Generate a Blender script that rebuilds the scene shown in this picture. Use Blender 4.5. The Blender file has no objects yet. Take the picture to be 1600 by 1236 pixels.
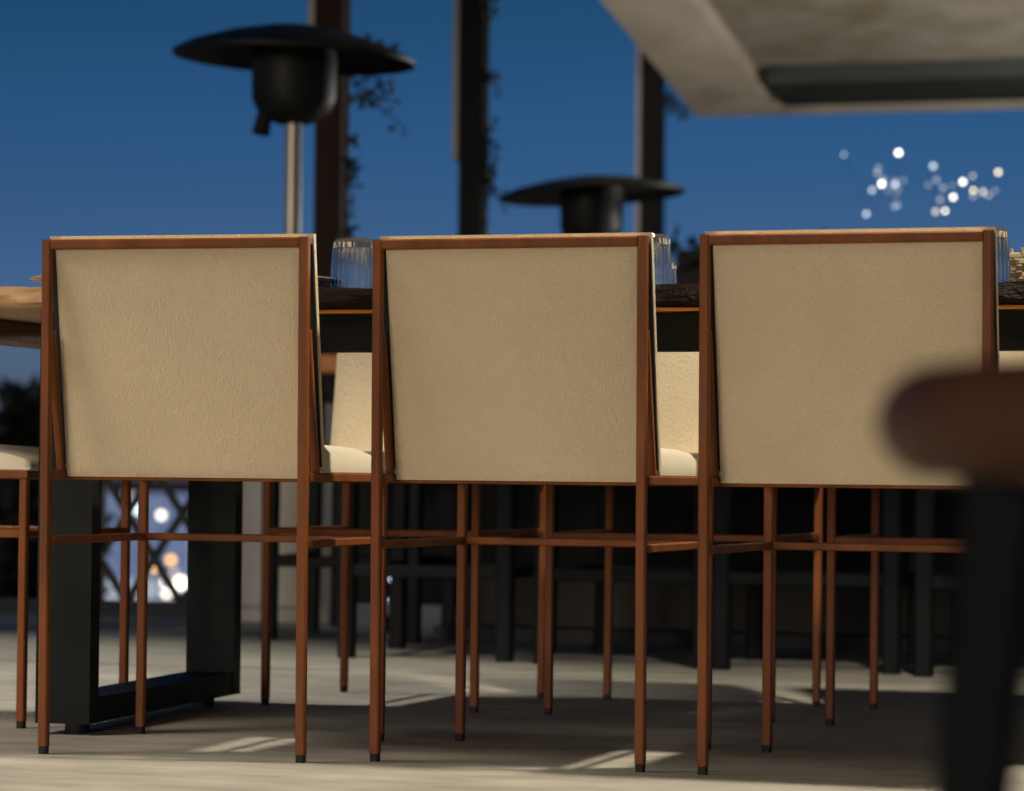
import bpy, math, random
from mathutils import Vector, Matrix
R = math.radians
random.seed(7)
sc = bpy.context.scene
C = sc.collection

# ------------------------------------------------------------------ camera
cam = bpy.data.cameras.new('camera')
cam.sensor_width = 36.0
cam.sensor_fit = 'HORIZONTAL'
cam.lens = 108.13
cam.clip_start = 0.1
cam.clip_end = 3000
cam.dof.use_dof = True
cam.dof.focus_distance = 5.1
cam.dof.aperture_fstop = 4.6
cam.dof.aperture_blades = 0
co = bpy.data.objects.new('camera', cam)
C.objects.link(co)
yaw, pitch, roll = 0.29928, 0.02809, 0.010581
F = Vector((-math.sin(yaw)*math.cos(pitch), math.cos(yaw)*math.cos(pitch), math.sin(pitch)))
Rt = Vector((math.cos(yaw), math.sin(yaw), 0))
Up = Rt.cross(F)
R2 = Rt*math.cos(roll) + Up*math.sin(roll)
U2 = -Rt*math.sin(roll) + Up*math.cos(roll)
co.matrix_world = Matrix(((R2.x, U2.x, -F.x, 0), (R2.y, U2.y, -F.y, 0), (R2.z, U2.z, -F.z, 0.457), (0, 0, 0, 1)))
sc.camera = co

# ------------------------------------------------------------------ dusk sky, low sun, terrace lamps
world = bpy.data.worlds.new('World')
sc.world = world
world.use_nodes = True
wn = world.node_tree
sky = wn.nodes.new('ShaderNodeTexSky')
sky.sky_type = 'NISHITA'
sky.sun_disc = False
SUN_EL, SUN_AZ = R(2.4), R(190)          # low, behind the camera
sky.sun_elevation = SUN_EL
sky.sun_rotation = SUN_AZ
sky.ozone_density = 5.5
sky.air_density = 1.0
sky.dust_density = 0.3
bg = wn.nodes['Background']
bg.inputs[1].default_value = 0.168
# dusk gradient: a little brighter towards the horizon, deep blue overhead, the same all round
wtc = wn.nodes.new('ShaderNodeTexCoord')
wsx = wn.nodes.new('ShaderNodeSeparateXYZ')
wcr = wn.nodes.new('ShaderNodeValToRGB')
el = wcr.color_ramp.elements
el[0].position, el[0].color = 0.02, (1.0, 1.2, 2.9, 1)
el[1].position, el[1].color = 1.0, (0.55, 0.45, 0.36, 1)
for p_, c_ in ((0.045, (1.1, 1.18, 2.3, 1)), (0.087, (1.02, 0.84, 1.18, 1)), (0.15, (0.78, 0.60, 0.62, 1)), (0.5, (0.6, 0.52, 0.42, 1))):
    e_ = el.new(p_)
    e_.color = c_
wmx = wn.nodes.new('ShaderNodeMix')
wmx.data_type = 'RGBA'
wmx.blend_type = 'MULTIPLY'
wmx.clamp_result = False
wmx.inputs[0].default_value = 1.0
wn.links.new(wtc.outputs['Generated'], wsx.inputs[0])
wn.links.new(wsx.outputs['Z'], wcr.inputs[0])
wn.links.new(sky.outputs[0], wmx.inputs[6])
wn.links.new(wcr.outputs[0], wmx.inputs[7])
wn.links.new(wmx.outputs[2], bg.inputs[0])

sun = bpy.data.lights.new('sun', 'SUN')
sun.energy = 0.98
sun.angle = R(14)
sun.color = (1.0, 0.84, 0.66)
so = bpy.data.objects.new('sun', sun)
C.objects.link(so)
lamp_el = SUN_EL
d = Vector((math.sin(SUN_AZ)*math.cos(lamp_el), math.cos(SUN_AZ)*math.cos(lamp_el), math.sin(lamp_el)))
so.rotation_euler = d.to_track_quat('Z', 'Y').to_euler()

def terrace_lamp(loc, watt, size=0.05, cone=150, col=(1.0, 0.90, 0.74)):
    l = bpy.data.lights.new('terrace_lamp', 'SPOT')
    l.spot_size = R(cone)
    l.spot_blend = 0.55
    l.energy = watt
    l.shadow_soft_size = size
    l.color = col
    o = bpy.data.objects.new('terrace_lamp', l)
    o.location = loc
    C.objects.link(o)
terrace_lamp((-0.50, 4.88, 2.85), 380, 0.085, 112)      # lamp over the chair row, sets the floor shadows
terrace_lamp((-4.00, 3.50, 2.75), 300, 0.55, 118)      # lamp in front of the table end
terrace_lamp((-3.65, 6.10, 2.85), 260, 0.05, 80, (1.0, 0.95, 0.86))      # the next lamp along
l = bpy.data.lights.new('canopy_fill', 'POINT')   # unseen lamp added to brighten the canopy underside, off to the right
l.energy = 230
l.shadow_soft_size = 0.08
l.color = (1.0, 0.94, 0.85)
lo = bpy.data.objects.new('canopy_fill', l)
lo.location = (-1.2, 14.2, 1.2)
C.objects.link(lo)

sc.view_settings.view_transform = 'Standard'
sc.view_settings.look = 'None'
sc.view_settings.exposure = 0.0
sc.view_settings.gamma = 1.0
sc.view_settings.use_curve_mapping = False
sc.cycles.use_denoising = True
sc.cycles.max_bounces = 8
sc.cycles.diffuse_bounces = 2
sc.cycles.caustics_reflective = False
sc.cycles.caustics_refractive = False
sc.cycles.sample_clamp_indirect = 4.0

# ------------------------------------------------------------------ materials
M = {}
def mat(name, col, rough=0.5, metal=0.0, var=0.0, vscale=8.0, stretch=(1, 1, 1), bump=0.0, bscale=60.0,
        bstretch=None, bdist=0.002, emit=None, estr=0.0, trans=0.0, ior=1.45, col2=None, spec=0.5, rvar=0.0):
    m = bpy.data.materials.new(name)
    m.use_nodes = True
    nt = m.node_tree
    p = nt.nodes['Principled BSDF']
    p.inputs['Base Color'].default_value = (*col, 1)
    p.inputs['Roughness'].default_value = rough
    p.inputs['Metallic'].default_value = metal
    p.inputs['IOR'].default_value = ior
    p.inputs['Specular IOR Level'].default_value = spec
    p.inputs['Transmission Weight'].default_value = trans
    if emit:
        p.inputs['Emission Color'].default_value = (*emit, 1)
        p.inputs['Emission Strength'].default_value = estr
    tc = nt.nodes.new('ShaderNodeTexCoord')
    def noise(scale, st, detail=8.0, rough_=0.62):
        mp = nt.nodes.new('ShaderNodeMapping')
        mp.inputs['Scale'].default_value = st
        oi = nt.nodes.new('ShaderNodeObjectInfo')      # every piece gets its own patch of the pattern
        sc_ = nt.nodes.new('ShaderNodeVectorMath')
        sc_.operation = 'MULTIPLY_ADD'
        sc_.inputs[1].default_value = (13.0, 29.0, 7.0)
        nt.links.new(oi.outputs['Random'], sc_.inputs[0])
        nt.links.new(tc.outputs['Object'], sc_.inputs[2])
        nt.links.new(sc_.outputs[0], mp.inputs['Vector'])
        n = nt.nodes.new('ShaderNodeTexNoise')
        n.inputs['Scale'].default_value = scale
        n.inputs['Detail'].default_value = detail
        n.inputs['Roughness'].default_value = rough_
        nt.links.new(mp.outputs[0], n.inputs['Vector'])
        return n
    if var > 0 or col2:
        n = noise(vscale, stretch)
        cr = nt.nodes.new('ShaderNodeValToRGB')
        c2 = col2 if col2 else tuple(min(1, c*(1+var)) for c in col)
        c1 = col if col2 else tuple(c*(1-var) for c in col)
        cr.color_ramp.elements[0].position = 0.32
        cr.color_ramp.elements[1].position = 0.68
        cr.color_ramp.elements[0].color = (*c1, 1)
        cr.color_ramp.elements[1].color = (*c2, 1)
        nt.links.new(n.outputs['Fac'], cr.inputs[0])
        nt.links.new(cr.outputs[0], p.inputs['Base Color'])
    if rvar > 0:
        n = noise(vscale*2.3, stretch)
        mr = nt.nodes.new('ShaderNodeMapRange')
        mr.inputs['To Min'].default_value = max(0, rough-rvar)
        mr.inputs['To Max'].default_value = min(1, rough+rvar)
        nt.links.new(n.outputs['Fac'], mr.inputs['Value'])
        nt.links.new(mr.outputs[0], p.inputs['Roughness'])
    if bump > 0:
        n = noise(bscale, bstretch or stretch, 3.0)
        b = nt.nodes.new('ShaderNodeBump')
        b.inputs['Strength'].default_value = bump
        b.inputs['Distance'].default_value = bdist
        nt.links.new(n.outputs['Fac'], b.inputs['Height'])
        nt.links.new(b.outputs[0], p.inputs['Normal'])
    M[name] = m
    return m

mat('leather', (0.79, 0.645, 0.425), 0.5, var=0.06, vscale=4, bump=1.0, bscale=310, bstretch=(1.0, 1.0, 0.55), bdist=0.0038, spec=0.35)
mat('leather_seat', (0.74, 0.66, 0.50), 0.5, var=0.03, vscale=9, bump=0.25, bscale=220, bdist=0.0015, spec=0.35)
mat('copper', (0.205, 0.062, 0.0155), 0.5, spec=0.22, var=0.30, vscale=14, stretch=(1, 1, 0.3), rvar=0.1, bump=0.12, bscale=420, bdist=0.0006)
mat('rubber', (0.012, 0.012, 0.012), 0.7)
mat('concrete', (0.37, 0.345, 0.285), 0.62, var=0.26, vscale=5.5, stretch=(0.8, 1.9, 1), rvar=0.12, bump=0.2, bscale=45, bstretch=(0.6, 2.0, 1), bdist=0.002)
mat('channel', (0.02, 0.022, 0.02), 0.7)
mat('bark', (0.004, 0.0022, 0.0015), 0.6, spec=0.1, col2=(0.016, 0.008, 0.005), vscale=22, stretch=(0.45, 1, 1.3), bump=1.0, bscale=55, bstretch=(0.5, 1, 1.4), bdist=0.012)
mat('wood_gold_lit', (0.17, 0.085, 0.033), 0.48, col2=(0.46, 0.27, 0.115), vscale=9, stretch=(0.9, 5, 6), bump=0.35, bscale=40, bstretch=(0.6, 4, 5), bdist=0.004)
mat('wood_under', (0.13, 0.052, 0.026), 0.6, var=0.35, vscale=8, stretch=(0.6, 5, 3))
mat('orange_wood', (0.62, 0.21, 0.03), 0.5, var=0.2, vscale=8, stretch=(0.5, 4, 4))
mat('steel_black', (0.010, 0.0115, 0.012), 0.55, spec=0.12, var=0.25, vscale=9, rvar=0.12, bump=0.08, bscale=500, bdist=0.0005)
mat('black_chair', (0.007, 0.009, 0.010), 0.6, spec=0.15, var=0.3, vscale=6)
mat('glass', (0.97, 0.97, 0.95), 0.02, trans=0.95, ior=1.5)
mat('china', (0.72, 0.67, 0.63), 0.25)
mat('wicker', (0.45, 0.34, 0.18), 0.6, var=0.3, vscale=40)
mat('hood_black', (0.016, 0.018, 0.017), 0.5, metal=0.1, spec=0.3, var=0.3, vscale=5, rvar=0.1)
mat('pole_steel', (0.50, 0.46, 0.38), 0.38, metal=0.5, var=0.1, vscale=6)
mat('tank', (0.48, 0.46, 0.40), 0.5, var=0.12, vscale=5)
mat('post_brown', (0.030, 0.015, 0.009), 0.65, spec=0.15, var=0.3, vscale=5, stretch=(1, 1, 0.2))
mat('post_dark', (0.007, 0.008, 0.007), 0.6, spec=0.15, var=0.3, vscale=5, stretch=(1, 1, 0.2))
mat('post_lit_side', (0.42, 0.38, 0.33), 0.5, var=0.15, vscale=6)
mat('ceiling', (0.15, 0.125, 0.075), 0.75, col2=(0.33, 0.31, 0.275), vscale=1.9, bump=0.2, bscale=18, bdist=0.01)
mat('beam_pale', (0.50, 0.44, 0.37), 0.7, var=0.16, vscale=2)
mat('beam_dark', (0.030, 0.036, 0.033), 0.6, var=0.25, vscale=3)
mat('sky_blocker_wood', (0.06, 0.05, 0.04), 0.7, var=0.2, vscale=3)
mat('leaf', (0.022, 0.038, 0.016), 0.55, var=0.45, vscale=12)
mat('leaf_dark', (0.010, 0.014, 0.010), 0.6, var=0.45, vscale=3)
mat('stem', (0.03, 0.022, 0.015), 0.7, var=0.2)
mat('planter', (0.010, 0.012, 0.012), 0.7, spec=0.15, var=0.25, vscale=5)
mat('plinth', (0.045, 0.039, 0.028), 0.75, var=0.2, vscale=4)
mat('kerb', (0.02, 0.022, 0.028), 0.7, var=0.2)
mat('lattice', (0.007, 0.008, 0.01), 0.6)
mat('stool_leather', (0.17, 0.070, 0.036), 0.5, spec=0.3, var=0.2, vscale=9, bump=0.15, bscale=160, bdist=0.001)
mat('city_ground', (0.008, 0.010, 0.014), 0.9, var=0.3, vscale=0.05)
mat('far_wall', (0.02, 0.022, 0.028), 0.8)
mat('pane_blue', (0.05, 0.06, 0.08), 0.3, emit=(0.36, 0.50, 0.90), estr=0.32)
mat('pane_white', (0.05, 0.06, 0.08), 0.3, emit=(0.75, 0.85, 1.0), estr=0.55)
mat('lamp_warm', (0.1, 0.1, 0.1), 0.4, emit=(1.0, 0.52, 0.16), estr=4)
mat('lamp_white', (0.1, 0.1, 0.1), 0.4, emit=(1.0, 0.90, 0.78), estr=5)
mat('lamp_cool', (0.1, 0.1, 0.1), 0.4, emit=(0.75, 0.92, 1.0), estr=4)
mat('lamp_dim', (0.1, 0.1, 0.1), 0.4, emit=(0.95, 0.75, 0.65), estr=1.6)
mat('lamp_green', (0.1, 0.1, 0.1), 0.4, emit=(0.2, 0.9, 0.35), estr=0.8)
mat('bulb', (0.2, 0.2, 0.2), 0.3, emit=(1.0, 0.95, 0.80), estr=6)
mat('bulb_dim', (0.2, 0.2, 0.2), 0.3, emit=(0.75, 0.88, 1.0), estr=1.8)
mat('bulb_warm', (0.2, 0.2, 0.2), 0.3, emit=(1.0, 0.86, 0.5), estr=5)
mat('bulb_faint', (0.2, 0.2, 0.2), 0.3, emit=(0.7, 0.8, 1.0), estr=0.7)
mat('bulb_warm_dim', (0.2, 0.2, 0.2), 0.3, emit=(1.0, 0.9, 0.7), estr=1.7)
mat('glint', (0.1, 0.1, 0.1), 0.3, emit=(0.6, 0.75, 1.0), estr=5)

# ------------------------------------------------------------------ mesh builder
class MB:
    def __init__(s):
        s.v = []
        s.f = []
    def add(s, vs, fs):
        b = len(s.v)
        s.v += [tuple(x) for x in vs]
        s.f += [tuple(i+b for i in f) for f in fs]
        return s
    def box(s, c, size, rz=0.0):
        cx, cy, cz = c
        hx, hy, hz = (a/2 for a in size)
        ca, sa = math.cos(rz), math.sin(rz)
        vs = []
        for z in (-hz, hz):
            for x, y in ((-hx, -hy), (hx, -hy), (hx, hy), (-hx, hy)):
                vs.append((cx+x*ca-y*sa, cy+x*sa+y*ca, cz+z))
        return s.add(vs, [(3, 2, 1, 0), (4, 5, 6, 7), (0, 1, 5, 4), (1, 2, 6, 5), (2, 3, 7, 6), (3, 0, 4, 7)])
    def bar(s, p, q, w, h=None, ch=0.15, up=(0, 0, 1), taper=1.0):
        """square bar with chamfered long edges from p to q"""
        h = h or w
        p, q = Vector(p), Vector(q)
        t = (q-p).normalized()
        u = Vector(up)
        if abs(t.dot(u)) > 0.95:
            u = Vector((0, 1, 0))
        a = t.cross(u).normalized()
        b = a.cross(t).normalized()
        c = min(w, h)*ch
        sec = [(-w/2+c, -h/2), (w/2-c, -h/2), (w/2, -h/2+c), (w/2, h/2-c), (w/2-c, h/2), (-w/2+c, h/2), (-w/2, h/2-c), (-w/2, -h/2+c)]
        vs = [p+a*x+b*y for x, y in sec]+[q+a*x*taper+b*y*taper for x, y in sec]
        fs = [(i, (i+1) % 8, 8+(i+1) % 8, 8+i) for i in range(8)]
        fs += [tuple(range(7, -1, -1)), tuple(range(8, 16))]
        return s.add(vs, fs)
    def cyl(s, p, q, r1, r2=None, n=16):
        r2 = r1 if r2 is None else r2
        p, q = Vector(p), Vector(q)
        t = (q-p).normalized()
        u = Vector((0, 0, 1)) if abs(t.z) < 0.9 else Vector((1, 0, 0))
        a = t.cross(u).normalized()
        b = a.cross(t)
        vs = []
        for c, r in ((p, r1), (q, r2)):
            vs += [c+a*math.cos(2*math.pi*i/n)*r+b*math.sin(2*math.pi*i/n)*r for i in range(n)]
        fs = [(i, (i+1) % n, n+(i+1) % n, n+i) for i in range(n)]
        fs += [tuple(range(n-1, -1, -1)), tuple(range(n, 2*n))]
        return s.add(vs, fs)
    def lathe(s, prof, n=32, rib=0.0, close=False, c=(0, 0, 0)):
        vs = []
        for r, z in prof:
            for i in range(n):
                rr = r*(1+(rib if i % 2 else 0))
                a = 2*math.pi*i/n
                vs.append((c[0]+rr*math.cos(a), c[1]+rr*math.sin(a), c[2]+z))
        m = len(prof)
        fs = []
        for j in range(m-1 if not close else m):
            k = (j+1) % m
            for i in range(n):
                fs.append((j*n+i, j*n+(i+1) % n, k*n+(i+1) % n, k*n+i))
        if not close:
            fs.append(tuple(range(n-1, -1, -1)))
            fs.append(tuple((m-1)*n+i for i in range(n)))
        return s.add(vs, fs)
    def pad(s, fn, nu=24, nv=24):
        """closed pad: fn(a,b,side) for a,b in [-1,1]"""
        for side in (0, 1):
            vs = [fn(-1+2*i/nu, -1+2*j/nv, side) for j in range(nv+1) for i in range(nu+1)]
            fs = []
            for j in range(nv):
                for i in range(nu):
                    k = j*(nu+1)+i
                    f = (k, k+1, k+nu+2, k+nu+1)
                    fs.append(f if side else f[::-1])
            s.add(vs, fs)
        n1 = (nu+1)*(nv+1)
        b = len(s.v)-2*n1
        ring = [i for i in range(nu+1)]+[j*(nu+1)+nu for j in range(1, nv+1)]+[nv*(nu+1)+i for i in range(nu-1, -1, -1)]+[j*(nu+1) for j in range(nv-1, 0, -1)]
        for k in range(len(ring)):
            a_, c_ = ring[k], ring[(k+1) % len(ring)]
            s.f.append((b+a_, b+c_, b+n1+c_, b+n1+a_))
        return s
    def build(s, name, m, parent=None, smooth=40, merge=False):
        me = bpy.data.meshes.new(name)
        me.from_pydata(s.v, [], s.f)
        if merge:
            import bmesh
            bm = bmesh.new()
            bm.from_mesh(me)
            bmesh.ops.remove_doubles(bm, verts=bm.verts, dist=1e-5)
            bmesh.ops.dissolve_degenerate(bm, edges=bm.edges, dist=1e-6)
            bmesh.ops.recalc_face_normals(bm, faces=bm.faces)
            bm.to_mesh(me)
            bm.free()
        me.materials.append(M[m])
        if smooth:
            me.shade_smooth()
            me.set_sharp_from_angle(angle=R(smooth))
        me.update()
        o = bpy.data.objects.new(name, me)
        C.objects.link(o)
        if parent:
            o.parent = parent
        return o

def thing(name, loc, label, cat, rz=0.0, group=None):
    o = bpy.data.objects.new(name, None)
    o.empty_display_size = 0.1
    o.location = loc
    o.rotation_euler = (0, 0, rz)
    C.objects.link(o)
    tag(o, label, cat, group)
    return o
def tag(o, label=None, cat=None, group=None, kind=None):
    if label: o['label'] = label
    if cat: o['category'] = cat
    if group: o['group'] = group
    if kind: o['kind'] = kind
    return o
def copy_tree(o, parent=None):
    c = o.copy()
    C.objects.link(c)
    c.parent = parent
    for ch in list(o.children):
        copy_tree(ch, c)
    return c

# ------------------------------------------------------------------ setting
def struct(name, mb, m, parent=None):
    o = mb.build(name, m, parent, smooth=0)
    if not parent:
        tag(o, kind='structure')
    return o
struct('ground', MB().box((0, 0, -12.5), (4000, 4000, 1.0)), 'city_ground')
floor_near = struct('terrace_floor', MB().box((-1.0, -0.545, -0.1), (14.0, 14.92, 0.2)), 'concrete')   # to the drain at Y 6.915
struct('terrace_floor_beyond_drain', MB().box((-1.0, 8.245, -0.1), (14.0, 2.53, 0.2)).box((0.8, 14.25, -0.1), (10.4, 9.48, 0.2)).box((-4.85, 18.0, -0.1), (0.9, 1.98, 0.2)), 'concrete')
struct('drain_channel', MB().box((-1.0, 6.947, -0.13), (14.0, 0.064, 0.14)), 'channel')

struct('sky_blocker', MB().box((-1.0, 1.0, 3.2), (11.0, 16.0, 0.2)), 'sky_blocker_wood')  # unseen slab added to keep sky light off the terrace

# ------------------------------------------------------------------ the copper framed dining chair
W, D, H, S = 0.4467, 0.4377, 0.85, 0.0159
ZST, ZR = 0.3525, 0.461
def make_chair():
    t = thing('dining_chair', (0, 0, 0), 'x', 'chair')
    for sx in (-1, 1):
        u = sx*W/2
        p = MB().bar((u, 0, 0.013), (u, -0.013, H), S).build('rear_post', 'copper', t)
        MB().bar((u, 0, 0), (u, 0, 0.0135), S*0.9).build('foot_cap', 'rubber', p)
        p = MB().bar((u, D, 0.013), (u, D, ZR-S/2), S).build('front_leg', 'copper', t)
        MB().bar((u, D, 0), (u, D, 0.0135), S*0.9).build('foot_cap', 'rubber', p)
        MB().bar((u, 0.058, ZR+S/2), (u, 0.006, 0.70), 0.0125).build('back_brace', 'copper', t)
        MB().bar((u, S/2, ZR), (u, D+S/2, ZR), S).build('side_rail', 'copper', t)
        MB().bar((u, S/2, ZST), (u, D-S/2, ZST), 0.0135).build('side_stretcher', 'copper', t)
    MB().bar((-W/2+S/2, -0.0128, H-S/2-0.0005), (W/2-S/2, -0.0128, H-S/2-0.0005), S).build('top_rail', 'copper', t)
    MB().bar((-W/2+S/2, D, ZR), (W/2-S/2, D, ZR), S).build('front_rail', 'copper', t)
    MB().bar((-W/2+S/2, 0.085, ZR), (W/2-S/2, 0.085, ZR), S).build('rear_rail', 'copper', t)
    MB().bar((-W/2+S/2, D, ZST), (W/2-S/2, D, ZST), 0.0135).build('front_stretcher', 'copper', t)
    # the back: an upholstered panel leaning forward at the foot, framed by the posts
    def lean(z):
        k = max(0.0, min(1.05, (H-z)/(H-0.46)))
        return 0.066*k
    zt, zb = H-S-0.0025, 0.4585
    hw = W/2-S/2-0.0022
    def rear(a, b, side):
        e = min(1-abs(a), (1-abs(b)))*1.0
        z = zb+(zt-zb)*(b+1)/2
        da, db = (1-abs(a))*hw, (1-abs(b))*(zt-zb)/2
        rr = 0.0045
        fall = 0.0
        for dd in (da, db):
            if dd < rr:
                fall = max(fall, rr-math.sqrt(max(0, rr*rr-(rr-dd)**2)))
        bul = 0.0035*(1-a*a)*(1-b*b)
        v = -0.0105+lean(z)+fall*0.7-bul
        if side: v = 0.012+lean(z)
        return (a*hw, v, z)
    pn = MB().pad(rear, 44, 44)
    pn.box((0, 0.004, H-S/2-0.001), (2*hw, 0.0165, S+0.004))
    pn.build('back_panel', 'leather', t, merge=True)
    hw2 = W/2+S/2-0.001
    def front(a, b, side):
        z = 0.474+(H+0.0075-0.474)*(b+1)/2
        da, db = (1-abs(a))*hw2, (1-abs(b))*(H+0.0075-0.474)/2
        rr = 0.010
        fall = 0.0
        for dd in (da, db):
            if dd < rr:
                fall = max(fall, rr-math.sqrt(max(0, rr*rr-(rr-dd)**2)))
        v0 = 0.0125+lean(z)
        if side: return (a*hw2, v0+0.022-fall+0.006*(1-a*a)*(1-b*b), z)
        return (a*hw2, v0+fall*0.0, z)
    MB().pad(front, 30, 30).build('back_cushion', 'leather', t, merge=True)
    def gap_shade(a, b, side):
        z = 0.478+(H-0.010-0.478)*(b+1)/2
        return (a*(hw2-0.0015), 0.0125+lean(z)-(0.0002 if side else 0.004), z)
    MB().pad(gap_shade, 4, 16).build('back_gap_shade', 'rubber', t, merge=True)  # black sheet added so the shaded gap beside the post shows dark
    vb, vf = 0.092, D+0.012
    def seat(a, b, side):
        v = vb+(vf-vb)*(b+1)/2
        z0 = ZR+S/2+0.001
        if not side: return (a*(W/2+0.004), v, z0)
        fb = max(0.0, (b+0.70)/1.70)
        hs = 0.007+0.037*(1-min(1, fb)**2.3)**(1/1.9)
        r_ = 0.012
        da = (1-abs(a))*(W/2+0.004)
        drop = r_-math.sqrt(max(0, r_*r_-(r_-da)**2)) if da < r_ else 0.0
        dome = 0.006*(1-a*a)
        db = (1-b)*(vf-vb)/2
        if db < 0.008: drop = max(drop, 0.006*(1-db/0.008))
        return (a*(W/2+0.004), v, z0+max(0.002, hs+dome-drop))
    MB().pad(seat, 44, 40).build('seat_cushion', 'leather_seat', t, merge=True)
    return t
proto = make_chair()
chairs = [
 (-2.0127, 4.6531, 0.0472, 'cream leather chair seen from behind, leftmost of three at the near table side', 'chairs on the near side of the table'),
 (-1.4645, 4.7339, -0.0057, 'middle one of three cream chairs seen from behind, two tumblers flanking its back', 'chairs on the near side of the table'),
 (-0.9148, 4.7236, -0.0160, 'cream chair seen from behind, partly covered by the blurred brown stool', 'chairs on the near side of the table'),
 (-2.0783, 6.2477, 3.1239, 'facing cream chair across the table, seen in gap between left and middle chair', 'chairs on the far side of the table'),
 (-1.4917, 6.2614, 3.1412, 'facing cream chair across the table, seen in gap between middle and right chair', 'chairs on the far side of the table'),
 (-0.9210, 6.2346, 3.1342, 'facing cream chair across the table, at the right edge of the picture', 'chairs on the far side of the table'),
 (-2.4990-D, 5.3184, -math.pi/2, 'cream chair at the table end, seat and legs showing at left edge', None),
]
for i, (x, y, rz, lab, grp) in enumerate(chairs):
    o = proto if i == 0 else copy_tree(proto)
    o.location = (x, y, 0)
    o.rotation_euler = (0, 0, rz)
    o['label'] = lab
    if grp: o['group'] = grp
    elif 'group' in o: del o['group']

# ------------------------------------------------------------------ the table
tb = thing('dining_table', (-1.16, 5.46, 0), 'long live edge wooden table on black steel loop legs', 'table')
TX0, TX1, TY0, TY1, TZ0, TZ1 = -1.62, 1.62, -0.50, 0.50, 0.756, 0.796
random.seed(3)
ph = [random.uniform(0, 6.28) for _ in range(12)]
def wob(x, k):
    return 0.010*math.sin(3.1*x+ph[k])+0.006*math.sin(9.7*x+ph[k+1])+0.0035*math.sin(27*x+ph[k+2])+0.002*math.sin(61*x+ph[k+3])
def slab(x0, x1, n):
    mb = MB()
    sec = []
    for i in range(n+1):
        x = x0+(x1-x0)*i/n
        q_ = max(0.0, min(1.0, (x+1.12)/0.26))
        yn, yf = TY0+0.075*q_*q_*(3-2*q_)+wob(x, 0)*0.8, TY1+wob(x, 4)
        zt = TZ1+0.0015*math.sin(13*x+1)+0.001*math.sin(41*x)
        r = [(x, yn+0.030+0.012*math.sin(17*x+ph[5]), zt), (x, yn+0.014, zt-0.005-0.003*math.sin(23*x)), (x, yn+0.003+0.004*math.sin(33*x), TZ1-0.016),
             (x, yn+0.004*math.sin(29*x+2), TZ0+0.010), (x, yn+0.006, TZ0+0.002), (x, yn+0.016, TZ0), (x, yf-0.015, TZ0), (x, yf, TZ0+0.012), (x, yf-0.014, zt)]
        sec.append(r)
    m = len(sec[0])
    vs = [p for r in sec for p in r]
    fs = []
    for i in range(n):
        for j in range(m):
            k = (j+1) % m
            fs.append((i*m+j, i*m+k, (i+1)*m+k, (i+1)*m+j))
    fs += [tuple(range(m)), tuple(n*m+j for j in range(m-1, -1, -1))]
    return mb.add(vs, fs)
sl = slab(-1.13, TX1, 260).build('table_slab', 'bark', tb, merge=True, smooth=30)
s2 = slab(TX0, -1.131, 60).build('table_slab_lit_end', 'wood_gold_lit', tb, merge=True, smooth=30)  # lamp light on this end put into a lighter golden wood colour
s2['label'] = 'golden end of the wooden slab, lamp light in its colour'
MB().bar((-0.86, TY0+0.096, TZ0-0.0035), (TX1-0.04, TY0+0.096, TZ0-0.0035), 0.012, 0.006).build('slab_lip', 'orange_wood', tb)
# steel apron under the slab
zA = TZ0-0.0075
MB().bar((-1.14, TY0+0.118, zA-0.034), (1.18, TY0+0.118, zA-0.034), 0.03, 0.066, ch=0.06).build('apron_rail', 'steel_black', tb)
MB().bar((-1.14, TY1-0.16, zA-0.012), (1.18, TY1-0.16, zA-0.012), 0.03, 0.022, ch=0.06).build('apron_rail', 'steel_black', tb)
for x in (-1.55,):
    MB().bar((x, TY0+0.12, TZ0-0.02), (x, TY1-0.12, TZ0-0.02), 0.12, 0.038, ch=0.05).build('slab_batten', 'wood_under', tb)
# loop legs of flat steel, set a little askew
for x, rz in ((-1.209, 0.07), (1.25, -0.03)):
    g = MB()
    w, th, L = 0.102, 0.045, 0.855
    g.box((0, th/2, 0.37), (w, th, 0.70))
    g.box((0, L-th/2, 0.37), (w, th, 0.70))
    g.box((0, L/2, 0.0425), (w-0.004, L-2*th, 0.045))
    g.box((0, L/2, 0.7375), (w, L, 0.034))
    lg = g.build('loop_leg', 'steel_black', tb, smooth=0)
    lg.location = (x, -0.468, 0)
    lg.rotation_euler = (0, 0, rz)
    for y in (0.06, L-0.10):
        MB().cyl((0.006, y, 0.0), (0.006, y, 0.0198), 0.022).build('levelling_foot', 'rubber', lg)

# ------------------------------------------------------------------ things on the table
def tumbler(x, y, z, label, s=1.0, grp='ribbed glass tumblers on the table'):
    # upside-down ribbed tumbler: thick base on top
    o = thing('glass_tumbler', (x, y, z), label, 'glass', group=grp)
    h = 0.094*s
    prof_out = [(0.0405, 0.0), (0.0400, h*0.35), (0.0385, h*0.72), (0.0365, h*0.93), (0.033, h)]
    prof_in = [(0.030, h-0.017), (0.0335, h*0.70), (0.0360, h*0.35), (0.0375, 0.0)]
    b = MB()
    n = 56
    vs = []
    prof = prof_out+prof_in
    for j, (r, zz) in enumerate(prof):
        for i in range(n):
            a = 2*math.pi*i/n
            rr = r*s*(1+(0.035 if (i % 2 and j < 4) else 0))
            vs.append((rr*math.cos(a), rr*math.sin(a), zz))
    m = len(prof)
    fs = []
    for j in range(m):
        k = (j+1) % m
        if j == len(prof_out)-1: continue
        for i in range(n):
            fs.append((j*n+i, j*n+(i+1) % n, k*n+(i+1) % n, k*n+i))
    jt = len(prof_out)-1
    fs.append(tuple(jt*n+i for i in range(n)))
    fs.append(tuple((jt+1)*n+i for i in range(n-1, -1, -1)))
    b.add(vs, fs).build('glass_wall', 'glass', o, merge=True, smooth=25)
    return o
ZT = TZ1+0.0012
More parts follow.
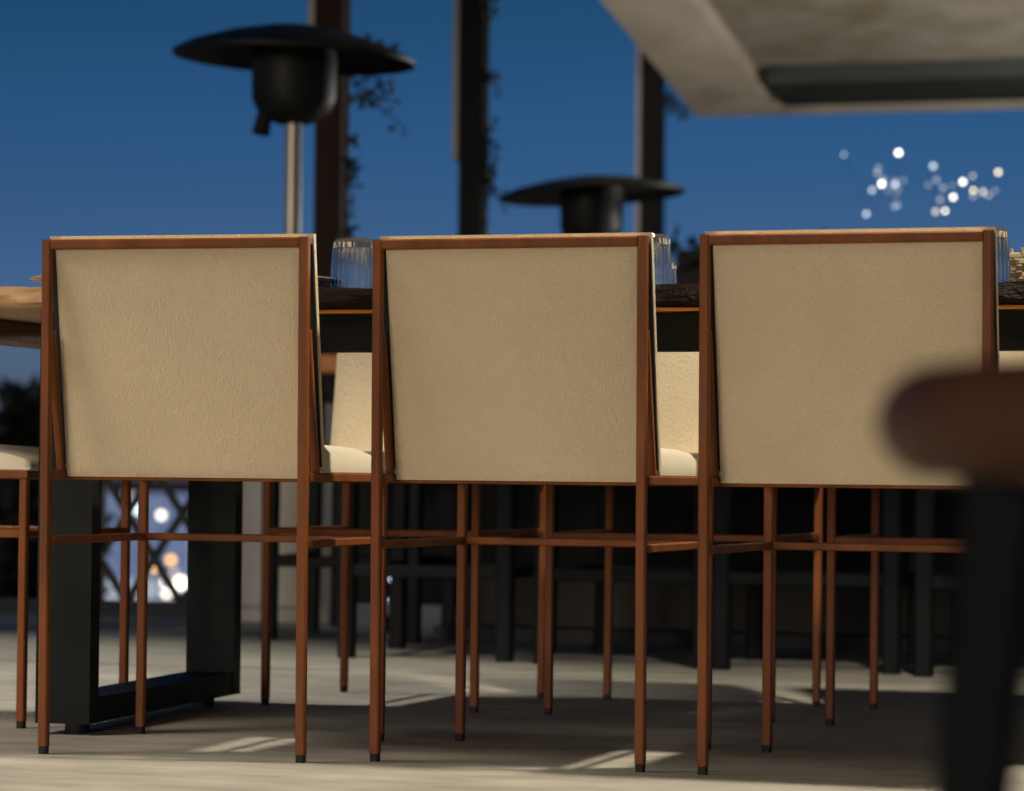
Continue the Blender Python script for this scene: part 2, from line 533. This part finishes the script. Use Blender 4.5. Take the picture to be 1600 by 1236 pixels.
tumbler(-1.905, 5.20, ZT, 'ribbed tumbler upside down between the left and middle chairs')
tumbler(-1.358, 5.20, ZT, 'ribbed tumbler upside down just right of the middle chair back')
tumbler(-1.425, 5.54, ZT, 'blurred lower tumbler behind the one right of the middle chair', 0.80)
tumbler(-0.762, 5.15, ZT, 'ribbed tumbler upside down beside the right chair back, near picture edge')
def plate(x, y, label):
    o = thing('dinner_plate', (x, y, ZT), label, 'plate', group='plates on the table')
    MB().lathe([(0.055, 0.0), (0.075, 0.002), (0.135, 0.017), (0.137, 0.0195), (0.134, 0.0205), (0.075, 0.006), (0.0, 0.006)][:6], 48).build('plate_dish', 'china', o, merge=True)
plate(-2.062, 5.14, 'pale plate whose rim shows right of the left chair back')
plate(-2.355, 5.12, 'pale plate whose rim shows left of the left chair back')
# wicker basket
bk = thing('wicker_basket', (-0.70, 5.60, ZT), 'small woven wicker basket on the table at right picture edge', 'basket')
b = MB()
for k in range(7):
    for i in range(24):
        a0, a1 = 2*math.pi*i/24, 2*math.pi*(i+1)/24
        r = 0.085+0.0025*k
        o0 = 0.004 if (i+k) % 2 else -0.004
        b.bar(((r+o0)*math.cos(a0), (r+o0)*math.sin(a0), 0.006+k*0.0115), ((r-o0)*math.cos(a1), (r-o0)*math.sin(a1), 0.006+k*0.0115), 0.009)
b.build('basket_weave', 'wicker', bk)
b = MB()
for i in range(24):
    a0 = 2*math.pi*i/24
    b.cyl((0.085*math.cos(a0), 0.085*math.sin(a0), 0), (0.10*math.cos(a0), 0.10*math.sin(a0), 0.088), 0.003, n=6)
b.build('basket_stakes', 'wicker', bk)

# ------------------------------------------------------------------ blurred stool in the foreground
st = thing('padded_stool', (-0.052, 1.575, 0), 'blurred brown leather stool with dark legs in right foreground', 'stool')
prof = [(0.08, 0.4615)]
for k in range(13):           # thick, fully rounded rim
    a = -math.pi/2+math.pi*k/12
    prof.append((0.203+0.030*math.cos(a), 0.489+0.0285*math.sin(a)))
prof += [(0.16, 0.5215), (0.10, 0.5245), (0.03, 0.526)]
MB().lathe(prof, 72).build('seat_pad', 'stool_leather', st)
MB().cyl((0, 0, 0.436), (0, 0, 0.461), 0.142, n=40).build('seat_base', 'steel_black', st)
for a in (197, 287, 17, 107):
    ca, sa = math.cos(R(a)), math.sin(R(a))
    MB().bar((0.170*ca, 0.170*sa, 0.4600), (0.214*ca, 0.212*sa, 0.0), 0.042, taper=0.55).build('leg', 'black_chair', st)

# ------------------------------------------------------------------ patio heaters
def heater(x, y, label, hr, zr, zt, zn, zb, base_r=0.17, tilt=0.0):
    o = thing('patio_heater', (x, y, 0), label, 'heater', group='patio heaters on the terrace')
    MB().lathe([(0.0+0.03, zt), (0.10, zt-0.004), (hr*0.55, zt-(zt-zr)*0.30), (hr*0.85, zt-(zt-zr)*0.68), (hr, zr), (hr*0.995, zr-0.012), (hr*0.84, zr+0.022), (0.15, zr+0.035)], 48, c=(0, 0, -zr)).build('hood', 'hood_black', o)
    o.children[-1].location = (0, 0, zr)
    o.children[-1].rotation_euler = (0, R(tilt), 0)
    e = MB().lathe([(0.135, zr+0.034), (0.140, zr-0.02), (0.138, zn+0.07), (0.120, zn+0.03), (0.085, zn), (0.05, zn-0.012)], 32).build('burner_head', 'hood_black', o)
    MB().cyl((-0.075, -0.06, zn+0.035), (-0.085, -0.075, zn-0.050), 0.022, 0.030, n=12).build('control_knob', 'hood_black', e)
    MB().cyl((0, 0, zb+0.02), (0, 0, zn-0.006), 0.028, n=20).build('pole', 'pole_steel', o)
    MB().lathe([(base_r, 0.05), (base_r, zb*0.95), (base_r*0.93, zb), (0.035, zb+0.03)], 40).build('tank_housing', 'tank', o)
    MB().lathe([(base_r*1.25, 0.0), (base_r*1.28, 0.02), (base_r*1.22, 0.045), (base_r*1.02, 0.05)], 40).build('base_plate', 'tank', o)
    return o
heater(-3.661, 9.403, 'tall black patio heater with wide hood above the left chair', 0.40, 1.845, 1.945, 1.635, 0.70, tilt=2.4)
heater(-3.645, 12.97, 'farther black patio heater whose hood shows above the middle chair', 0.41, 1.725, 1.80, 1.50, 0.70, tilt=-3.2)

# ------------------------------------------------------------------ pergola posts with vines
def post(x, y, label, m, h, lit_z=None, w=0.104):
    o = thing('pergola_post', (x, y, 0), label, 'post', group='posts of the pergola')
    MB().bar((0, 0, 0), (0, 0, h), w, ch=0.05).build('post_shaft', m, o)
    if lit_z:
        MB().bar((-w/2-0.0145, -0.02, lit_z), (-w/2-0.0145, -0.02, h), 0.028, 0.08, ch=0.1).build('lit_side_strip', 'post_lit_side', o)  # added pale strip: light on the post's left side put into colour
    MB().box((0, 0, 0.02), (0.2, 0.2, 0.04)).build('post_base', m, o, smooth=0)
    return o
post(-4.05, 10.80, 'brown post rising behind the nearer patio heater', 'post_brown', 3.6, lit_z=1.99)
post(-4.04, 12.50, 'dark post between the two patio heaters', 'post_dark', 3.6, lit_z=1.83)
post(-4.77, 18.35, 'dark post half hidden behind the edge of the canopy', 'post_dark', 3.6, lit_z=1.4, w=0.13)

def leaf(mb, p, s, rnd):
    n = Vector((rnd.gauss(0, 1), rnd.gauss(0, 1), rnd.gauss(0, 1))).normalized()
    t = n.orthogonal().normalized()
    t = (Matrix.Rotation(rnd.uniform(0, 6.28), 3, n) @ t)
    b = n.cross(t)
    p = Vector(p)
    mb.add([p, p+t*s*0.5+b*s*0.28+n*s*0.06, p+t*s, p+t*s*0.5-b*s*0.28+n*s*0.06], [(0, 1, 2), (0, 2, 3)])
def vine(x, y, z, label, blobs, seed):
    rnd = random.Random(seed)
    o = thing('climbing_vine', (x, y, z), label, 'vine', group='vines on the pergola posts')
    stem = MB()
    lv = MB()
    for (cx, cy, cz, rx, rz, n) in blobs:
        nb_ = max(3, n//9)
        for _ in range(nb_):       # a few drooping branches per tuft, leaves sit along them
            a = Vector((0, cy, cz+rnd.uniform(-0.3, 0.4)*rz))
            b = Vector((cx+rnd.gauss(0, 0.45)*rx, cy+rnd.gauss(0, 0.4)*rx, cz+rnd.gauss(0, 0.5)*rz))
            m = (a+b)/2+Vector((0, 0, rnd.uniform(0.0, 0.05)))
            stem.cyl(a, m, 0.004, 0.003, n=5)
            stem.cyl(m, b, 0.003, 0.002, n=5)
            for k in range(14):
                t = rnd.uniform(0.25, 1.0)
                c = a.lerp(m, t*2) if t < 0.5 else m.lerp(b, t*2-1)
                leaf(lv, c+Vector((rnd.gauss(0, .012), rnd.gauss(0, .012), rnd.gauss(0, .012))), rnd.uniform(0.022, 0.045), rnd)
    zs = [b_[2] for b_ in blobs]
    stem.cyl((0, 0, min(zs)-0.3), (0, 0, max(zs)+0.3), 0.008, 0.006, n=6)
    stem.build('stem', 'stem', o)
    lv.build('leaves', 'leaf', o, smooth=0)
vine(-3.97, 10.74, 1.0, 'leafy vine trailing off the post beside the nearer heater hood',
     [(0.19, 0, 0.98, 0.10, 0.10, 70), (0.24, 0, 0.88, 0.05, 0.13, 34), (0.12, 0, 1.05, 0.08, 0.06, 34), (0.03, 0, 0.60, 0.03, 0.3, 60), (0.03, 0, 0.3, 0.03, 0.3, 50)], 11)
vine(-3.97, 12.44, 1.0, 'leafy vine clinging to the post between the two heaters',
     [(0.05, 0, 1.16, 0.06, 0.10, 40), (0.02, 0, 0.80, 0.04, 0.24, 60), (0.03, 0, 0.70, 0.05, 0.1, 36), (0.0, 0, 0.4, 0.03, 0.3, 40), (0.02, 0, 1.5, 0.03, 0.3, 24)], 12)
vine(-4.68, 18.28, 1.0, 'small leafy sprig on the post beside the canopy corner',
     [(0.07, 0, 1.80, 0.07, 0.12, 40), (0.14, 0, 1.74, 0.05, 0.06, 24)], 13)

# ------------------------------------------------------------------ canopy
cn = thing('terrace_canopy', (-4.27, 17.45, 2.6), 'pale sloping terrace canopy with dark cross beam, upper right', 'canopy')
sl_ = 0.17
def cp(x, yb, dz=0.0):          # yb = distance back towards the camera from the eave
    return (x, -yb, yb*sl_+dz)
def plank(mb, x0, x1, y0, y1, dz0, dz1):
    vs = [cp(x0, y0, dz0), cp(x1, y0, dz0), cp(x1, y1, dz0), cp(x0, y1, dz0), cp(x0, y0, dz1), cp(x1, y0, dz1), cp(x1, y1, dz1), cp(x0, y1, dz1)]
    return mb.add(vs, [(0, 1, 2, 3), (7, 6, 5, 4), (0, 4, 5, 1), (1, 5, 6, 2), (2, 6, 7, 3), (3, 7, 4, 0)])
plank(MB(), 0.0, 0.48, 0.0, 6.5, 0.0, 0.16).build('edge_beam', 'beam_pale', cn, smooth=0)
plank(MB(), 0.482, 6.0, 0.0, 0.14, 0.0, 0.16).build('eave_beam', 'beam_pale', cn, smooth=0)
plank(MB(), 0.55, 6.0, 0.165, 0.62, 0.0, 0.2).build('cross_beam', 'beam_dark', cn, smooth=0)
nb = 11
for k in range(nb):
    y0 = 0.165+k*0.56
    if 0.165+k*0.56 > 6.3: break
    plank(MB(), 0.482, 6.0, y0, y0+0.55, 0.10+0.004*(k % 2), 0.13).build('ceiling_board', 'ceiling', cn, smooth=0)

# ------------------------------------------------------------------ string lights far behind
sg = thing('string_lights', (-2.64, 15.88, 2.034), 'cluster of tiny blurred bulbs glowing in the sky at right', 'lights')
pts = [(-7.67,39.39,4.76,0),(-6.99,39.59,4.79,1),(-7.24,39.52,4.59,0),(-7.2,39.54,4.38,1),(-7.03,39.59,4.38,0),(-7.32,39.51,4.3,0),(-7.04,39.6,4.09,0),(-7.39,39.49,3.99,0),
 (-6.56,39.73,4.62,0),(-6.43,39.78,4.34,1),(-6.32,39.81,4.37,0),(-6.19,39.85,4.42,1),(-6.07,39.89,4.5,0),(-6.06,39.89,4.31,1),(-5.94,39.93,4.29,0),(-6.31,39.82,4.22,1),
 (-6.41,39.79,4.04,1),(-5.75,39.98,4.55,1),(-5.79,39.98,4.31,0),(-6.53,39.76,4.03,0),(-5.87,39.96,4.25,0)]
rq = random.Random(77)
for _ in range(16):
    x_ = rq.uniform(-7.3, -5.75)
    pts.append((x_, 39.39+0.31*(x_+7.67), rq.triangular(3.98, 4.62, 4.3), -1))
o0 = Vector((-2.64, 15.88, 2.034))
wire = MB()
prev = None
rb = random.Random(31)
for (x, y, z, br) in sorted(pts):
    p = Vector((x*0.4, y*0.4, 0.457+(z-0.457)*0.4))-o0
    r_ = rb.uniform(0.007, 0.013)
    m_ = rb.choice(('bulb', 'bulb', 'bulb_warm')) if br > 0 else ('bulb_faint' if br < 0 else rb.choice(('bulb_dim', 'bulb_warm_dim', 'bulb_faint')))
    MB().lathe([(0.2*r_, r_), (0.7*r_, 0.7*r_), (r_, 0.0), (0.7*r_, -0.7*r_), (0.2*r_, -r_)], 10, c=p).build('bulb', m_, sg)
    if prev is not None:
        wire.cyl(prev+Vector((0, 0, r_)), p+Vector((0, 0, r_)), 0.0012, n=5)
    prev = p
wire.build('wire', 'rubber', sg)

# ------------------------------------------------------------------ black slatted chairs at the back
def black_chair():
    t = thing('slatted_chair', (0, 0, 0), 'x', 'chair')
    w, dp = 0.42, 0.46
    for sx in (-1, 1):
        MB().bar((sx*w/2, 0, 0), (sx*w/2, 0, 0.46), 0.042, taper=1.1).build('leg', 'black_chair', t)
        MB().bar((sx*w/2, dp, 0), (sx*w/2, dp+0.04, 0.76), 0.042, taper=0.9).build('rear_post', 'black_chair', t)
        MB().bar((sx*w/2, 0.022, 0.225), (sx*w/2, dp-0.01, 0.225), 0.03).build('side_stretcher', 'black_chair', t)
    MB().bar((-w/2+0.022, 0.0, 0.225), (w/2-0.022, 0.0, 0.225), 0.032).build('front_stretcher', 'black_chair', t)
    MB().box((0, dp/2, 0.476), (w+0.05, dp+0.02, 0.03)).build('seat', 'black_chair', t, smooth=0)
    for k in range(5):
        x = -w/2+0.07+k*(w-0.14)/4
        MB().bar((x, dp+0.005, 0.49), (x, dp+0.032, 0.72), 0.03, 0.014).build('back_slat', 'black_chair', t)
    MB().bar((-w/2+0.02, dp+0.036, 0.735), (w/2-0.02, dp+0.036, 0.735), 0.024, 0.05).build('top_rail', 'black_chair', t)
    return t
bc = black_chair()
spots = [(-3.03, 8.20, 0.10, 'black slatted chair in the dark, leftmost behind the table'),
         (-2.53, 7.47, 0.05, 'black slatted chair in the dark behind the middle chair, second from left'),
         (-2.00, 7.44, -0.06, 'black slatted chair in the dark, third from left behind the table'),
         (-1.53, 7.42, 0.04, 'black slatted chair in the dark, fourth from left behind the right chair'),
         (-1.02, 7.36, -0.03, 'black slatted chair in the dark, rightmost behind the table')]
for i, (x, y, rz, lab) in enumerate(spots):
    o = bc if i == 0 else copy_tree(bc)
    o.location = (x, y, 0)
    o.rotation_euler = (0, 0, rz)
    o['label'] = lab
    o['group'] = 'black chairs in the background'

# low bench wall, planters and handrail behind them
bw = thing('planter_bench', (-1.6, 8.75, 0), 'dark planter bench on a low beige plinth behind the black chairs', 'planter')
MB().box((0.15, 0.0, 0.13), (2.7, 0.36, 0.18)).build('plinth', 'plinth', bw, smooth=0)
MB().box((0.15, -0.05, 0.019), (2.78, 0.5, 0.038)).build('base_board', 'kerb', bw, smooth=0)
MB().box((0.15, 0.0, 0.46), (2.8, 0.44, 0.48)).build('planter_box', 'planter', bw, smooth=0)
lv = MB()
rnd = random.Random(5)
for _ in range(900):
    leaf(lv, (rnd.uniform(-1.25, 1.55), rnd.uniform(-0.2, 0.2), 0.70+abs(rnd.gauss(0, 0.07))), rnd.uniform(0.04, 0.08), rnd)
lv.build('low_shrubs', 'leaf_dark', bw, smooth=0)
hr_ = thing('wooden_handrail', (-3.35, 9.05, 0), 'orange lit wooden handrail end glimpsed left of a facing chair', 'handrail')
MB().bar((-0.10, 0, 0.822), (0.55, 0.05, 0.822), 0.06, 0.06, ch=0.1).build('rail', 'orange_wood', hr_)
MB().bar((0.0, 0.0, 0), (0.0, 0.0, 0.79), 0.05).build('rail_post', 'post_dark', hr_)
MB().bar((0.5, 0.045, 0), (0.5, 0.045, 0.79), 0.05).build('rail_post', 'post_dark', hr_)
MB().box((0.25, 0.06, 0.42), (0.5, 0.02, 0.70)).build('infill_panel', 'post_dark', hr_, smooth=0)
tp = thing('tall_planter', (-3.02, 13.7, 0), 'dark square planter with clipped shrub behind the right chair gap', 'planter')
MB().box((0, 0, 0.45), (0.78, 0.7, 0.9)).build('planter_box', 'planter', tp, smooth=0)
lv = MB()
for _ in range(1500):
    lv_p = (rnd.uniform(-0.42, 0.42), rnd.uniform(-0.36, 0.36), rnd.uniform(0.88, 1.55))
    leaf(lv, lv_p, rnd.uniform(0.05, 0.10), rnd)
lv.box((0, 0, 1.2), (0.7, 0.6, 0.62))
lv.build('clipped_shrub', 'leaf_dark', tp, smooth=0)

# small garden lights near the heater
for (x, y, lab) in ((-3.085, 8.80, 'small floor lantern with two bluish glints behind the table'),):
    o = thing('floor_lantern', (x, y, 0), lab, 'lantern')
    MB().cyl((0, 0, 0), (0, 0, 0.05), 0.035, n=16).build('lantern_base', 'planter', o)
    for z in (0.095, 0.159):
        MB().lathe([(0.004, z-0.012), (0.011, z-0.006), (0.011, z+0.006), (0.004, z+0.012)], 12).build('glowing_lens', 'glint', o) if 'glint' in M else None
    MB().cyl((0.03, 0, 0.05), (0.03, 0, 0.20), 0.006, n=8).build('lantern_stem', 'planter', o)
    MB().cyl((0, 0, 0.20), (0, 0, 0.215), 0.036, n=16).build('lantern_cap', 'planter', o)

# ------------------------------------------------------------------ lattice railing
rl = thing('lattice_railing', (-4.14, 9.56, 0), 'dark diamond lattice railing seen between the table legs', 'railing')
MB().box((-0.4, 0, 0.021), (1.5, 0.12, 0.042)).build('kerb', 'kerb', rl, smooth=0)
MB().bar((-0.26, 0, 0.60), (0.27, 0, 0.60), 0.045).build('top_rail', 'lattice', rl)
for k in range(-8, 9):
    for sgn in (1, -1):
        # each diagonal clipped to the panel
        zz0, zz1, xa = 0.043, 0.58, k*0.20+0.035
        dx = 0.36*sgn
        ts = [0.0, 1.0]
        lo_, hi_ = -0.25, 0.26
        t0, t1 = 0.0, 1.0
        for bnd, sg2 in ((lo_, 1), (hi_, -1)):
            tt = (bnd-xa)/dx
            if dx*sg2 > 0: t0 = max(t0, tt)
            else: t1 = min(t1, tt)
        if t1-t0 < 0.05: continue
        P_ = lambda t: (xa+dx*t, 0.007*sgn, zz0+(zz1-zz0)*t)
        MB().bar(P_(t0), P_(t1), 0.027, 0.012, up=(0, 1, 0)).build('lattice_bar', 'lattice', rl)
for x in (-0.27, 0.28):
    MB().bar((x, 0, 0.042), (x, 0, 0.63), 0.04).build('rail_post', 'lattice', rl)

# ------------------------------------------------------------------ far waterfront: lit building, street lamps, trees
fb = thing('lit_building', (-81.8, 184.3, -12), 'far blue lit glass building glimpsed under the table', 'building', rz=R(17.1))
MB().box((0, 3, 6.0), (9.0, 6, 12.0)).build('wall', 'far_wall', fb, smooth=0)
rnd = random.Random(2)
for i in range(6):
    for j in range(5):
        MB().box((-3.7+i*1.48, -0.03, 5.2+j*1.40), (1.42, 0.06, 1.34)).build('window', 'pane_white' if (j == 0 or rnd.random() < 0.2) else 'pane_blue', fb, smooth=0)
MB().box((0, 3, 12.15), (9.3, 6.3, 0.3)).build('roof', 'far_wall', fb, smooth=0)
lamps = [(-80.84,179.27,-1.46,'dim',.2),(-80.06,179.51,-1.54,'cool',.22),(-78.7,179.94,-1.89,'white',.2),(-78.12,180.2,-4.72,'warm',.22),(-77.9,180.29,-5.57,'dim',.2),(-78.46,180.14,-6.14,'white',.17),
 (-77.53,180.42,-6.17,'white',.34),(-78.38,180.18,-6.87,'white',.18),(-80.22,179.61,-6.69,'warm',.2),(-82.34,178.91,-5.09,'warm',.22),(-79.16,179.89,-5.22,'warm',.2),(-88.43,177.02,-4.63,'warm',.2),(-87.42,177.35,-5.31,'green',.2)]
labs = ['faint pale round light upper left in the table leg gap', 'cool white round light beside the chair leg, top of table leg gap', 'white round light right of the chair leg, top of table leg gap',
 'orange half covered round light above the cluster in the table leg gap', 'faint pinkish round light just above the brightest one', 'warm white round light left of the brightest one', 'brightest white round light at right of the table leg gap',
 'warm white round light lowest in the table leg gap', 'orange light low beside the front chair leg in the gap', 'orange light at left rim of the table leg gap', 'orange sliver of light right of the front chair leg', 'orange light at the left picture edge below the seat', 'faint green light near the left picture edge']
for (x, y, z, c, r), lab in zip(lamps, labs):
    o = thing('street_lamp', (x, y, -12), lab, 'street lamp', group='far street lamps')
    z += 12
    MB().cyl((0, 0, 0), (0, 0, z-r), 0.07, 0.05, n=8).build('pole', 'far_wall', o)
    MB().lathe([(r*math.sin(math.pi*k/8)+0.001, z-r*math.cos(math.pi*k/8)) for k in range(9)], 14).build('globe', 'lamp_'+c, o)

def tree(x, y, z0, top, rx, label, seed):
    rnd = random.Random(seed)
    o = thing('tree', (x, y, z0), label, 'tree', group='dark trees beyond the terrace')
    h = top-z0
    tr = MB().cyl((0, 0, 0), (0.1, 0, h*0.62), 0.22, 0.1, n=10)
    for k in range(6):
        a = rnd.uniform(0, 6.28)
        tr.cyl((0.06, 0, h*rnd.uniform(0.4, 0.6)), (rx*0.6*math.cos(a), rx*0.6*math.sin(a), h*rnd.uniform(0.7, 0.85)), 0.07, 0.02, n=7)
    tr.build('trunk', 'stem', o)
    lv = MB()
    for k in range(70):
        a, u = rnd.uniform(0, 6.28), rnd.random()**0.5
        cz = rnd.uniform(0.42, 0.93)*h
        rr = rx*u*math.sqrt(max(0.05, 1-((cz/h-0.65)/0.36)**2))
        c = Vector((rr*math.cos(a), rr*math.sin(a), cz))
        for _ in range(150):
            leaf(lv, c+Vector((rnd.gauss(0, .3), rnd.gauss(0, .3), rnd.gauss(0, .22)))*rx*0.6, rnd.uniform(0.16, 0.34), rnd)
    lv.build('crown', 'leaf_dark', o, smooth=0)
tree(-10.33, 19.8, -12, 2.15, 0.62, 'dark tree silhouette at the left picture edge under the table end', 21)
tree(-9.74, 20.1, -12, 2.05, 0.30, 'slim dark tree silhouette just left of the table leg', 22)
